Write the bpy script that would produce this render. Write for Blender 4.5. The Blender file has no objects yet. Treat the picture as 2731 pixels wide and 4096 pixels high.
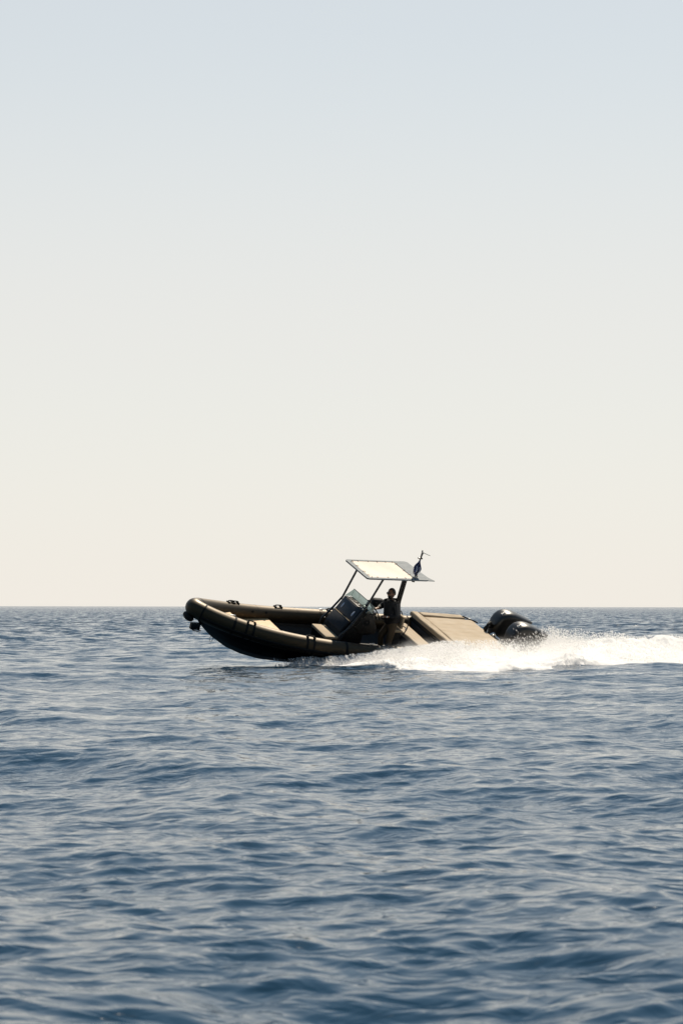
import bpy, bmesh, math, random
import numpy as np
from mathutils import Vector, Matrix, Quaternion

random.seed(7)
rng = np.random.default_rng(11)
scene = bpy.context.scene
COL = scene.collection
R_ = math.radians

# ------------------------------------------------------------------ camera
CAM_H = 1.4
cam_d = bpy.data.cameras.new('camera')
cam = bpy.data.objects.new('camera', cam_d); COL.objects.link(cam)
cam.location = (0, 0, CAM_H)
cam.rotation_euler = (R_(90), R_(-0.09), 0)
cam_d.sensor_fit = 'HORIZONTAL'; cam_d.sensor_width = 24.0; cam_d.lens = 85.0
cam_d.shift_y = 379.0 / 2731.0
cam_d.clip_start = 0.3; cam_d.clip_end = 90000
cam_d.dof.use_dof = True; cam_d.dof.focus_distance = 58.3; cam_d.dof.aperture_fstop = 6.0
scene.camera = cam

# ------------------------------------------------------------------ light
SUN_AZ = R_(19.0)            # from +Y, positive towards +X
SUN_EL = R_(56.0)
sd = Vector((math.sin(SUN_AZ)*math.cos(SUN_EL), math.cos(SUN_AZ)*math.cos(SUN_EL), math.sin(SUN_EL)))
HAZE = (7.38, 6.96, 6.58)      # warm white of the haze, in the sky's own units
world = bpy.data.worlds.new('World'); scene.world = world; world.use_nodes = True
wn = world.node_tree.nodes; wl = world.node_tree.links
wn.clear()
w_out = wn.new('ShaderNodeOutputWorld'); w_bg = wn.new('ShaderNodeBackground')
w_sky = wn.new('ShaderNodeTexSky'); w_sky.sky_type = 'NISHITA'; w_sky.sun_disc = False
w_sky.sun_elevation = SUN_EL; w_sky.sun_rotation = SUN_AZ
w_sky.altitude = 0; w_sky.air_density = 1.0; w_sky.dust_density = 0.0; w_sky.ozone_density = 1.0
w_bg.inputs['Strength'].default_value = 0.085
# sea haze: the sky whitens towards the horizon, the same all the way round
w_tc = wn.new('ShaderNodeTexCoord'); w_sep = wn.new('ShaderNodeSeparateXYZ'); wl.new(w_tc.outputs['Generated'], w_sep.inputs[0])
w_ramp = wn.new('ShaderNodeValToRGB'); cr = w_ramp.color_ramp; cr.interpolation = 'EASE'
cr.elements[0].position = 0.0; cr.elements[0].color = (0.93,)*3+(1,)
cr.elements[1].position = 0.75; cr.elements[1].color = (0.0,)*3+(1,)
for pos, v in ((0.10, 0.86), (0.25, 0.64), (0.36, 0.34), (0.55, 0.08)):
    e = cr.elements.new(pos); e.color = (v, v, v, 1)
w_mix = wn.new('ShaderNodeMixRGB')
# haze scatters forward: brighter on the sun's side of the sky, dimmer opposite
w_dot = wn.new('ShaderNodeVectorMath'); w_dot.operation = 'DOT_PRODUCT'; w_dot.inputs[1].default_value = (math.sin(SUN_AZ), math.cos(SUN_AZ), 0)
w_ph = wn.new('ShaderNodeMapRange'); w_ph.interpolation_type = 'SMOOTHSTEP'
w_ph.inputs['From Min'].default_value = -1.0; w_ph.inputs['From Max'].default_value = 0.9; w_ph.inputs['To Min'].default_value = 0.09; w_ph.inputs['To Max'].default_value = 1.0
w_hz = wn.new('ShaderNodeVectorMath'); w_hz.operation = 'SCALE'; w_hz.inputs[0].default_value = HAZE
wl.new(w_tc.outputs['Generated'], w_dot.inputs[0]); wl.new(w_dot.outputs['Value'], w_ph.inputs['Value'])
wl.new(w_ph.outputs[0], w_hz.inputs['Scale']); wl.new(w_hz.outputs[0], w_mix.inputs[2])
wl.new(w_sep.outputs['Z'], w_ramp.inputs[0]); wl.new(w_ramp.outputs[0], w_mix.inputs[0]); 
w_tint = wn.new('ShaderNodeMixRGB'); w_tint.blend_type = 'MULTIPLY'; w_tint.inputs[0].default_value = 1.0; w_tint.inputs[2].default_value = (0.92, 1.02, 0.90, 1)
wl.new(w_sky.outputs[0], w_tint.inputs[1]); wl.new(w_tint.outputs[0], w_mix.inputs[1])
wl.new(w_mix.outputs[0], w_bg.inputs[0]); wl.new(w_bg.outputs[0], w_out.inputs[0])

sun_d = bpy.data.lights.new('sun', 'SUN'); sun_d.energy = 5.0; sun_d.angle = R_(0.55)
sun_d.color = (1.0, 0.88, 0.71)
sun = bpy.data.objects.new('sun', sun_d); COL.objects.link(sun)
sun.rotation_euler = sd.to_track_quat('Z', 'Y').to_euler()

vs = scene.view_settings
vs.view_transform = 'Standard'; vs.look = 'None'; vs.exposure = 0.45; vs.gamma = 1.0
vs.use_curve_mapping = False

# ------------------------------------------------------------------ helpers
def new_mat(name):
    m = bpy.data.materials.new(name); m.use_nodes = True
    nt = m.node_tree
    return m, nt, nt.nodes['Principled BSDF']

def N(nt, kind, **kw):
    n = nt.nodes.new(kind)
    for k, v in kw.items(): setattr(n, k, v)
    return n

def simple(name, col, rough=0.5, metal=0.0, var=0.25, scale=9.0, bump=0.0, bscale=60.0, spec=0.5, coat=0.0, tint=None):
    """principled material with mottled colour, uneven gloss and fine relief"""
    m, nt, p = new_mat(name)
    tc = N(nt, 'ShaderNodeTexCoord')
    no = N(nt, 'ShaderNodeTexNoise'); no.inputs['Scale'].default_value = scale
    no.inputs['Detail'].default_value = 5
    nt.links.new(tc.outputs['Object'], no.inputs['Vector'])
    ramp = N(nt, 'ShaderNodeMixRGB'); ramp.blend_type = 'MIX'
    ramp.inputs[1].default_value = (*[c*(1-var) for c in col], 1)
    ramp.inputs[2].default_value = (*[min(1, c*(1+var)) for c in col], 1)
    nt.links.new(no.outputs['Fac'], ramp.inputs[0])
    nt.links.new(ramp.outputs[0], p.inputs['Base Color'])
    mr = N(nt, 'ShaderNodeMapRange')
    mr.inputs['To Min'].default_value = max(0.02, rough*0.8); mr.inputs['To Max'].default_value = min(1, rough*1.2)
    nt.links.new(no.outputs['Fac'], mr.inputs['Value'])
    nt.links.new(mr.outputs[0], p.inputs['Roughness'])
    p.inputs['Metallic'].default_value = metal
    p.inputs['Specular IOR Level'].default_value = spec
    if tint: p.inputs['Specular Tint'].default_value = (*tint, 1)
    if coat: p.inputs['Coat Weight'].default_value = coat
    if bump:
        nb = N(nt, 'ShaderNodeTexNoise'); nb.inputs['Scale'].default_value = bscale
        nt.links.new(tc.outputs['Object'], nb.inputs['Vector'])
        b = N(nt, 'ShaderNodeBump'); b.inputs['Strength'].default_value = bump; b.inputs['Distance'].default_value = 0.01
        nt.links.new(nb.outputs['Fac'], b.inputs['Height'])
        nt.links.new(b.outputs[0], p.inputs['Normal'])
    return m

def tag(o, label=None, cat=None, group=None, kind=None):
    if label: o['label'] = label
    if cat: o['category'] = cat
    if group: o['group'] = group
    if kind: o['kind'] = kind
    return o

def link_mesh(name, me, mat, parent=None, smooth=True):
    o = bpy.data.objects.new(name, me); COL.objects.link(o)
    if mat and not me.materials: me.materials.append(mat)
    if smooth: me.polygons.foreach_set('use_smooth', [True]*len(me.polygons))
    if parent: o.parent = parent
    return o

def obj(name, bm, mat, parent=None, smooth=True, sharp=35):
    bmesh.ops.recalc_face_normals(bm, faces=bm.faces)
    me = bpy.data.meshes.new(name)
    for e in bm.edges:
        if len(e.link_faces) == 2 and e.calc_face_angle(0) > R_(sharp): e.smooth = False
    bm.to_mesh(me); bm.free()
    return link_mesh(name, me, mat, parent, smooth)

def add_box(bm, lo, hi, bev=0.0, M=None, seg=2):
    g = bmesh.ops.create_cube(bm, size=1.0)
    vs_ = g['verts']
    c = [(a+b)/2 for a, b in zip(lo, hi)]; s = [b-a for a, b in zip(lo, hi)]
    for v in vs_: v.co = Vector((c[i]+v.co[i]*s[i] for i in range(3)))
    if bev:
        es = list({e for v in vs_ for e in v.link_edges})
        r = bmesh.ops.bevel(bm, geom=es, offset=bev, segments=seg, profile=0.5, affect='EDGES')
        vs_ = list({v for f in r['faces'] for v in f.verts} | {v for v in vs_ if v.is_valid})
    if M is not None:
        for v in vs_: v.co = M @ v.co
    return vs_

def frames(P):
    """parallel-transport frames along a polyline"""
    P = [Vector(p) for p in P]; n = len(P); out = []
    T = [(P[min(i+1, n-1)]-P[max(i-1, 0)]).normalized() for i in range(n)]
    ref = Vector((0, 0, 1)) if abs(T[0].z) < 0.9 else Vector((1, 0, 0))
    u = (ref - T[0]*ref.dot(T[0])).normalized()
    for i in range(n):
        u = (u - T[i]*u.dot(T[i])).normalized()
        out.append((P[i], T[i], u, T[i].cross(u)))
    return out

def add_tube(bm, P, r, n=12, cap=True, rad=None, closed=False):
    rings = []
    for i, (p, t, u, w) in enumerate(frames(P)):
        rr = rad[i] if rad is not None else r
        rings.append([bm.verts.new(p + (u*math.cos(a)+w*math.sin(a))*rr) for a in [2*math.pi*k/n for k in range(n)]])
    m = len(rings)
    for i in range(m if closed else m-1):
        A, B = rings[i], rings[(i+1) % m]
        for k in range(n): bm.faces.new((A[k], A[(k+1) % n], B[(k+1) % n], B[k]))
    if cap and not closed:
        bm.faces.new(rings[0][::-1]); bm.faces.new(rings[-1])
    return rings

def add_loft(bm, secs, cap=True, closed=True):
    rings = [[bm.verts.new(p) for p in s] for s in secs]; n = len(rings[0])
    for A, B in zip(rings, rings[1:]):
        for k in range(n if closed else n-1): bm.faces.new((A[k], A[(k+1) % n], B[(k+1) % n], B[k]))
    if cap and closed:
        bm.faces.new(rings[0][::-1]); bm.faces.new(rings[-1])
    return rings

def add_prism(bm, prof, y0, y1, bev=0.0):
    """profile in the xz plane extruded along y"""
    A = [bm.verts.new((x, y0, z)) for x, z in prof]; B = [bm.verts.new((x, y1, z)) for x, z in prof]
    fs = [bm.faces.new(A), bm.faces.new(B[::-1])]; n = len(A)
    for k in range(n): fs.append(bm.faces.new((A[k], B[k], B[(k+1) % n], A[(k+1) % n])))
    bmesh.ops.recalc_face_normals(bm, faces=fs)
    if bev:
        es = list({e for f in fs for e in f.edges})
        bmesh.ops.bevel(bm, geom=es, offset=bev, segments=2, profile=0.5, affect='EDGES', clamp_overlap=True)

def add_sphere(bm, c, s, u=20, v=14, M=None):
    g = bmesh.ops.create_uvsphere(bm, u_segments=u, v_segments=v, radius=1.0)
    for w in g['verts']:
        w.co = Vector((w.co.x*s[0], w.co.y*s[1], w.co.z*s[2]))
        if M is not None: w.co = M @ w.co
        w.co += Vector(c)
    return g['verts']

def bez(P, n=24):
    """Catmull-Rom through the points"""
    P = [Vector(p) for p in P]; Q = [2*P[0]-P[1]]+P+[2*P[-1]-P[-2]]; out = []
    for i in range(1, len(Q)-2):
        for k in range(n):
            t = k/n; a, b, c, d = Q[i-1], Q[i], Q[i+1], Q[i+2]
            out.append(0.5*((2*b)+(c-a)*t+(2*a-5*b+4*c-d)*t*t+(3*b-a-3*c+d)*t**3))
    out.append(P[-1]); return out

# ------------------------------------------------------------------ sea
nw = 150
lam = np.exp(rng.uniform(math.log(0.14), math.log(9.0), nw)); lam[:6] = [11., 8.5, 7.0, 6.1, 5.2, 4.4]
kk = 2*np.pi/lam
wdir = R_(-105) + rng.normal(0, R_(38), nw)             # travelling towards the camera, a little to the left
wdir[lam < 0.7] = R_(-100) + rng.normal(0, R_(62), (lam < 0.7).sum())
kx, ky = kk*np.cos(wdir), kk*np.sin(wdir)
slope_tot = 0.154
prof = np.where(lam > 4, 0.58, np.where(lam > 1.6, 0.98, np.where(lam > .75, 0.95, 1.42)))
slp = rng.rayleigh(1.0, nw)*prof
slp *= slope_tot*math.sqrt(2)/math.sqrt((slp**2).sum())
amp = slp/kk
phs = rng.uniform(0, 2*np.pi, nw)

def sea_disp(X, Y, sx=None, sy=None):
    X = X.astype(np.float32); Y = Y.astype(np.float32)
    dx = np.zeros_like(X); dy = np.zeros_like(X); dz = np.zeros_like(X)
    for i in range(nw):
        a = amp[i]
        if sx is not None:
            att = np.exp(-((kx[i]*sx)**2+(ky[i]*sy)**2)*0.09).astype(np.float32)
            if att.max() < 0.01: continue
        else: att = 1.0
        p = np.float32(kx[i])*X + np.float32(ky[i])*Y + np.float32(phs[i])
        s, c = np.sin(p), np.cos(p)
        dz += a*att*s
        q = 1.1*a*att
        dx += q*np.float32(math.cos(wdir[i]))*c; dy += q*np.float32(math.sin(wdir[i]))*c
    # the hull presses the chop flat along the side where it runs
    ax, ay, bx, by = -2.9, 56.3, 3.6, 59.4
    t = np.clip(((X-ax)*(bx-ax)+(Y-ay)*(by-ay))/((bx-ax)**2+(by-ay)**2), 0, 1)
    d2 = (X-ax-t*(bx-ax))**2+(Y-ay-t*(by-ay))**2
    f = (1-0.50*np.exp(-d2/7.0)).astype(np.float32)
    return dx*f, dy*f, dz*f

def build_sea(mat):
    ys = [-60, -35, -20, -10, -4, 0, 3, 5]
    y = 6.0
    while y < 24000:
        ys.append(y)
        y += 0.0031*y if y < 110 else (0.0045*y if y < 700 else 0.03*y)
    ys = np.array(ys)
    inner = np.linspace(-1, 1, 440)
    outer = np.array([1.02, 1.06, 1.12, 1.2, 1.35, 1.6, 2.1, 3, 5, 9, 16, 30])
    us = np.concatenate([-outer[::-1], inner, outer])
    w = np.where(ys > 6, 0.175*ys+0.5, 1.55)
    X = us[None, :]*w[:, None]; Y = np.repeat(ys[:, None], len(us), 1)
    dsx = np.gradient(us)[None, :]*w[:, None]; dsy = np.repeat(np.gradient(ys)[:, None], len(us), 1)
    dx, dy, dz = sea_disp(X, Y, dsx, dsy)
    V = np.stack([X+dx, Y+dy, dz], -1).reshape(-1, 3)
    nr, nc = X.shape
    i = (np.arange(nr-1)[:, None]*nc+np.arange(nc-1)[None, :]).reshape(-1)
    F = np.stack([i, i+1, i+nc+1, i+nc], 1)
    return grid_obj('sea', V, F, mat)

def grid_obj(name, V, F, mat, smooth=True, parent=None):
    me = bpy.data.meshes.new(name)
    k = F.shape[1]
    me.vertices.add(len(V)); me.vertices.foreach_set('co', V.astype(np.float32).ravel())
    me.loops.add(F.size); me.loops.foreach_set('vertex_index', F.astype(np.int32).ravel())
    me.polygons.add(len(F)); me.polygons.foreach_set('loop_start', (np.arange(len(F))*k).astype(np.int32))
    me.polygons.foreach_set('use_smooth', np.full(len(F), smooth))
    me.update(calc_edges=True); me.validate()
    me.materials.append(mat)
    o = bpy.data.objects.new(name, me); COL.objects.link(o)
    if parent: o.parent = parent
    return o

def sea_material():
    m, nt, p = new_mat('sea_water'); L = nt.links
    p.inputs['Base Color'].default_value = (0.008, 0.028, 0.053, 1)
    p.inputs['Roughness'].default_value = 0.06
    p.inputs['IOR'].default_value = 1.37
    geo = N(nt, 'ShaderNodeNewGeometry')
    sep = N(nt, 'ShaderNodeSeparateXYZ'); L.new(geo.outputs['Position'], sep.inputs[0])
    # small ripples as relief (they matter on the near water)
    mp = N(nt, 'ShaderNodeMapping'); mp.inputs['Scale'].default_value = (0.75, 1.0, 1.0); mp.inputs['Rotation'].default_value = (0, 0, R_(18))
    L.new(geo.outputs['Position'], mp.inputs['Vector'])
    n1 = N(nt, 'ShaderNodeTexNoise'); n1.inputs['Scale'].default_value = 5.5; n1.inputs['Detail'].default_value = 2.5; n1.inputs['Distortion'].default_value = 0.6
    L.new(mp.outputs[0], n1.inputs['Vector'])
    b1 = N(nt, 'ShaderNodeBump'); b1.inputs['Strength'].default_value = 1.0; b1.inputs['Distance'].default_value = 0.026
    L.new(n1.outputs['Fac'], b1.inputs['Height'])
    # waves too small for the mesh far out: spread of facet directions growing with distance
    n2 = N(nt, 'ShaderNodeTexNoise'); n2.inputs['Scale'].default_value = 1.6; n2.inputs['Detail'].default_value = 4.0; n2.inputs['Roughness'].default_value = 0.65
    L.new(mp.outputs[0], n2.inputs['Vector'])
    sub = N(nt, 'ShaderNodeVectorMath', operation='SUBTRACT'); sub.inputs[1].default_value = (0.5, 0.5, 0.5)
    L.new(n2.outputs['Color'], sub.inputs[0])
    mul = N(nt, 'ShaderNodeVectorMath', operation='MULTIPLY'); mul.inputs[1].default_value = (1.0, 1.0, 0.0)
    L.new(sub.outputs[0], mul.inputs[0])
    mr = N(nt, 'ShaderNodeMapRange'); mr.interpolation_type = 'SMOOTHSTEP'
    mr.inputs['From Min'].default_value = 15; mr.inputs['From Max'].default_value = 140
    mr.inputs['To Min'].default_value = 0.25; mr.inputs['To Max'].default_value = 1.8
    L.new(sep.outputs['Y'], mr.inputs['Value'])
    sc = N(nt, 'ShaderNodeVectorMath', operation='SCALE'); L.new(mul.outputs[0], sc.inputs[0]); L.new(mr.outputs[0], sc.inputs['Scale'])
    # wind-driven crests lean: far out the steep faces that stand in view are the lee ones
    mb = N(nt, 'ShaderNodeMapRange'); mb.interpolation_type = 'SMOOTHSTEP'
    mb.inputs['From Min'].default_value = 8; mb.inputs['From Max'].default_value = 190
    mb.inputs['To Min'].default_value = 0.0; mb.inputs['To Max'].default_value = 1.0
    L.new(sep.outputs['Y'], mb.inputs['Value'])
    ln = N(nt, 'ShaderNodeVectorMath', operation='SCALE'); ln.inputs[0].default_value = (-0.03, -0.145, 0); 
    mf = N(nt, 'ShaderNodeMapRange'); mf.interpolation_type = 'SMOOTHSTEP'
    mf.inputs['From Min'].default_value = 250; mf.inputs['From Max'].default_value = 2500; mf.inputs['To Min'].default_value = 1.0; mf.inputs['To Max'].default_value = 0.45
    L.new(sep.outputs['Y'], mf.inputs['Value'])
    mm = N(nt, 'ShaderNodeMath', operation='MULTIPLY'); L.new(mb.outputs[0], mm.inputs[0]); L.new(mf.outputs[0], mm.inputs[1]); L.new(mm.outputs[0], ln.inputs['Scale'])
    a0 = N(nt, 'ShaderNodeVectorMath', operation='ADD'); L.new(ln.outputs[0], a0.inputs[0]); L.new(sc.outputs[0], a0.inputs[1])
    ad = N(nt, 'ShaderNodeVectorMath', operation='ADD'); L.new(b1.outputs[0], ad.inputs[0]); L.new(a0.outputs[0], ad.inputs[1])
    no = N(nt, 'ShaderNodeVectorMath', operation='NORMALIZE'); L.new(ad.outputs[0], no.inputs[0])
    L.new(no.outputs[0], p.inputs['Normal'])
    return m

sea = build_sea(sea_material())
tag(sea, kind='structure')

# ------------------------------------------------------------------ boat materials
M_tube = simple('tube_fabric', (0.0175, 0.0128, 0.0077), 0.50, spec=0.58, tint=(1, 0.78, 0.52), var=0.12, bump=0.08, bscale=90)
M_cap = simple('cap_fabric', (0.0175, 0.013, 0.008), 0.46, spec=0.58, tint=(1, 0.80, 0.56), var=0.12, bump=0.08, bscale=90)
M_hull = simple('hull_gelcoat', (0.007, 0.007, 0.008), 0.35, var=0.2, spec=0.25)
M_black = simple('black_paint', (0.012, 0.013, 0.015), 0.35, var=0.2)
M_rub = simple('black_rubber', (0.008, 0.008, 0.008), 0.65, spec=0.15, var=0.2)
M_deck = simple('dark_deck', (0.012, 0.010, 0.009), 0.7, var=0.3, bump=0.3, bscale=140)
M_teak = simple('tan_deck', (0.50, 0.33, 0.165), 0.65, var=0.14, scale=5, bump=0.2, bscale=110)
M_tan = simple('tan_cushion', (0.35, 0.275, 0.185), 0.75, spec=0.3, var=0.10, scale=6, bump=0.25, bscale=70)
M_navy = simple('navy_cushion', (0.017, 0.020, 0.026), 0.75, spec=0.3, var=0.15, bump=0.2, bscale=80)
M_door = simple('navy_panel', (0.007, 0.009, 0.015), 0.45, spec=0.3, var=0.2)
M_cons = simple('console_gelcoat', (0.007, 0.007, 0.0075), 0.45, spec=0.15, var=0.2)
M_olive = simple('olive_panel', (0.020, 0.017, 0.014), 0.5, spec=0.2, var=0.2)
M_roof = simple('grey_frame', (0.13, 0.155, 0.175), 0.6, spec=0.12, var=0.08)
M_canvas = simple('cream_canvas', (0.76, 0.68, 0.59), 0.9, spec=0.1, var=0.05, scale=14, bump=0.3, bscale=50)
M_loop = simple('lacing', (0.75, 0.62, 0.48), 0.7, var=0.1)
M_chrome = simple('polished_steel', (0.75, 0.74, 0.72), 0.18, metal=1.0, var=0.08)
M_cowl = simple('cowl_paint', (0.014, 0.0135, 0.0125), 0.38, var=0.08)
M_white = simple('pale_paint', (0.62, 0.62, 0.58), 0.4, var=0.06)
M_light = simple('oval_lens', (0.42, 0.45, 0.55), 0.25, var=0.06)

def glass_mat():
    m, nt, p = new_mat('tinted_glass'); nt.nodes.remove(p)
    out = nt.nodes['Material Output']
    t = N(nt, 'ShaderNodeBsdfTransparent'); t.inputs[0].default_value = (0.58, 0.65, 0.64, 1)
    g = N(nt, 'ShaderNodeBsdfGlossy'); g.inputs['Roughness'].default_value = 0.05; g.inputs[0].default_value = (0.8, 0.85, 0.85, 1)
    mx = N(nt, 'ShaderNodeMixShader')
    mx.inputs[0].default_value = 0.10; nt.links.new(t.outputs[0], mx.inputs[1]); nt.links.new(g.outputs[0], mx.inputs[2])
    nt.links.new(mx.outputs[0], out.inputs['Surface'])
    return m
M_glass = glass_mat()

# ------------------------------------------------------------------ boat: x forward, y port, z up, origin at tube centre height
BO = Vector((0.1472, 58.6871, 0.6221))
BR = Matrix(((-0.889149, 0.403231, 0.216375), (-0.453044, -0.842325, -0.291957), (0.064532, -0.357621, 0.931634)))
boat = bpy.data.objects.new('inflatable_boat', None); COL.objects.link(boat)
boat.matrix_world = Matrix.Translation(BO) @ BR.to_4x4()
tag(boat, 'olive brown rigid inflatable boat with shade roof speeding bow up across the sea', 'boat')

TB, TXS, TXN, TZN, TZS, TPE, TR, TZ0, TQ = 1.162, -0.336, 4.16, 0.514, -1.837, 3.745, 0.21, 0.078, 1.628
def tube_path():
    P = [(x, TB) for x in np.linspace(-3.95, TXS, 60)[:-1]]
    for t in np.linspace(0, math.pi/2, 160):
        P.append((TXS+(TXN-TXS)*math.sin(t)**(2/TQ), TB*max(0, math.cos(t))**(2/TQ)))
    P = np.array(P)
    Z = TZ0+(TZN-TZ0)*np.clip((P[:, 0]-TZS)/(TXN-TZS), 0, 1)**TPE
    P = np.column_stack([P, Z])
    s = np.concatenate([[0], np.cumsum(np.linalg.norm(np.diff(P, axis=0), axis=1))])
    return P, s
TP, TS = tube_path()
def on_tube(s, side=1):
    p = np.array([np.interp(s, TS, TP[:, i]) for i in range(3)]); p[1] *= side
    return Vector(p)
def tube_dir(s, side=1): return (on_tube(s+0.02, side)-on_tube(s-0.02, side)).normalized()
def s_of_x(x): return float(np.interp(x, TP[:, 0], TS))
def yt(x): return float(np.interp(x, TP[:, 0], TP[:, 1]))
def zt(x): return float(np.interp(x, TP[:, 0], TP[:, 2]))
S_END = TS[-1]; S_CAP = S_END-0.27

# hull shell
kx_ = [-3.95, 1.0, 1.59, 2.26, 2.75, 3.17, 3.65, 3.92, 4.05]
kz_ = [-0.74, -0.72, -0.70, -0.66, -0.56, -0.41, -0.13, 0.10, 0.24]
bm = bmesh.new(); secs = []
for x in np.concatenate([np.linspace(-3.95, 1, 12), np.linspace(1.2, 4.0, 24)]):
    k = float(np.interp(x, kx_, kz_)); y = max(0.03, yt(x)-0.03); z = zt(x)
    yc = y*0.93; zc = z-0.21+0.02
    if k > zc-0.05: k = zc-0.05
    half = [(0, k), (yc*0.30, k+(zc-k)*0.26), (yc*0.32, k+(zc-k)*0.25), (yc*0.62, k+(zc-k)*0.58), (yc*0.65, k+(zc-k)*0.57), (yc, zc), (y, z-0.06)]
    secs.append([Vector((x, a, b)) for a, b in half[::-1]] + [Vector((x, -a, b)) for a, b in half[1:]])
add_loft(bm, secs, cap=False, closed=False)
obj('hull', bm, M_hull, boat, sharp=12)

# inner liner: floor and sides
bm = bmesh.new(); secs = []
for x in np.linspace(-3.9, 1.9, 24):
    y = yt(x)-0.13; z = zt(x)
    f_ = 0.66*y; zb = -0.12+max(0, z-0.08)
    secs.append([Vector(p) for p in ((x, y, z-0.05), (x, y*0.94, zb), (x, f_, -0.28), (x, -f_, -0.28), (x, -y*0.94, zb), (x, -y, z-0.05), (x, -y-0.02, z-0.05), (x, -y*0.94-0.02, zb-0.015), (x, -f_, -0.30), (x, f_, -0.30), (x, y*0.94+0.02, zb-0.015), (x, y+0.02, z-0.05))])
add_loft(bm, secs)
obj('deck_floor', bm, M_deck, boat, sharp=30)

# tubes and bow cap
for side in (1, -1):
    bm = bmesh.new()
    ss = np.concatenate([np.linspace(0.0, S_CAP, 90)])
    P = [on_tube(s, side) for s in ss]; rad = [TR*min(1.0, 0.35+0.65*math.sqrt(min(1, max(0.0, s)/0.45))) for s in ss]
    add_tube(bm, P, TR, 28, rad=rad)
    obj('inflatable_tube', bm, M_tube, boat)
    # rubbing strake along the outer side
    bm = bmesh.new(); sec = []
    for s in np.linspace(0.25, S_CAP-0.02, 70):
        p = on_tube(s, side); t = tube_dir(s, side); n = t.cross(Vector((0, 0, 1))).normalized()
        if n.y*side < 0: n = -n
        u = Vector((0, 0, 1))
        o_ = n*math.cos(R_(-18))+u*math.sin(R_(-18)); v_ = u*math.cos(R_(-18))-n*math.sin(R_(-18))
        sec.append([p+o_*(TR-0.01)+v_*0.045, p+o_*(TR+0.018)+v_*0.025, p+o_*(TR+0.018)-v_*0.025, p+o_*(TR-0.01)-v_*0.045])
    add_loft(bm, sec); obj('rubbing_strake', bm, M_rub, boat)
    # bands round the tube where the chambers meet
    for s in ((S_CAP, s_of_x(3.34), s_of_x(0.62)) if side > 0 else (S_CAP,)):
        bm = bmesh.new()
        w_ = 0.028 if s != S_CAP else 0.018
        add_tube(bm, [on_tube(s-w_, side), on_tube(s, side), on_tube(s+w_, side)], TR+0.006, 28)
        obj('tube_band', bm, M_rub, boat)
for x in (2.35, 1.95):
    p = on_tube(s_of_x(x), -1); bm = bmesh.new(); add_tube(bm, [p+Vector((0, 0.17, 0.10)), p+Vector((0, 0.205, 0.115))], 0.03, 12); obj('air_valve', bm, M_rub, boat)
for side in (1, -1):
    for x in (-2.6, -1.1, 0.25, 1.0, 2.2):
        s = s_of_x(x); bm = bmesh.new(); add_tube(bm, [on_tube(s-0.022, side), on_tube(s+0.022, side)], TR+0.0025, 28, cap=False); obj('tube_seam', bm, M_cap, boat)
bm = bmesh.new()
ss = np.linspace(S_CAP, S_END-0.002, 16)
P = [on_tube(s, 1) for s in ss]+[on_tube(s, -1) for s in ss[::-1]]
add_tube(bm, P, TR+0.004, 28)
obj('bow_cap', bm, M_cap, boat)

# bow fender below the cap, anchor roller, tow eye
bm = bmesh.new(); add_sphere(bm, (4.27, 0, 0.29), (0.115, 0.22, 0.095), 24, 16, Matrix.Rotation(R_(-25), 3, 'Y'))
obj('bow_fender', bm, M_rub, boat)
roller = obj('anchor_roller', (lambda b: (add_box(b, (3.93, 0.02, -0.02), (4.17, 0.045, 0.14), 0.006), add_box(b, (3.93, -0.045, -0.02), (4.17, -0.02, 0.14), 0.006),
      add_tube(b, [(4.12, -0.05, 0.01), (4.12, 0.05, 0.01)], 0.03, 12)) and b)(bmesh.new()), M_black, boat)
bm = bmesh.new()
add_tube(bm, bez([(4.08, 0, 0.06), (4.0, 0, -0.01), (3.88, 0, -0.05)], 6), 0.014, 8)
add_loft(bm, [[Vector((4.06, -0.012, -0.005)), Vector((4.06, 0.012, -0.005)), Vector((4.06, 0.012, 0.015)), Vector((4.06, -0.012, 0.015))],
              [Vector((4.12, -0.10, -0.03)), Vector((4.12, 0.10, -0.03)), Vector((4.12, 0.10, -0.015)), Vector((4.12, -0.10, -0.015))],
              [Vector((3.90, -0.03, -0.085)), Vector((3.90, 0.03, -0.085)), Vector((3.90, 0.03, -0.075)), Vector((3.90, -0.03, -0.075))]])
obj('anchor', bm, M_black, boat)
bm = bmesh.new()
add_tube(bm, [(3.57+0.045*math.cos(a), 0.0, -0.235+0.06*math.sin(a)) for a in np.linspace(0, 2*math.pi, 25)[:-1]], 0.008, 8, closed=True)
obj('tow_eye', bm, M_chrome, boat)

# bow deck and raised step
def plan_slab(name, xs, z0, z1, inset, mat):
    bm = bmesh.new(); s_ = []
    for x in xs:
        y = max(0.02, yt(x)-inset)
        s_.append([Vector((x, y, z1)), Vector((x, y, z0)), Vector((x, -y, z0)), Vector((x, -y, z1))])
    add_loft(bm, s_); return obj(name, bm, mat, boat, sharp=25)
plan_slab('bow_deck', np.linspace(1.87, 3.0, 12), 0.06, 0.12, 0.09, M_teak)
plan_slab('bow_step', np.linspace(3.05, 3.75, 10), 0.25, 0.33, 0.06, M_teak)

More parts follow.
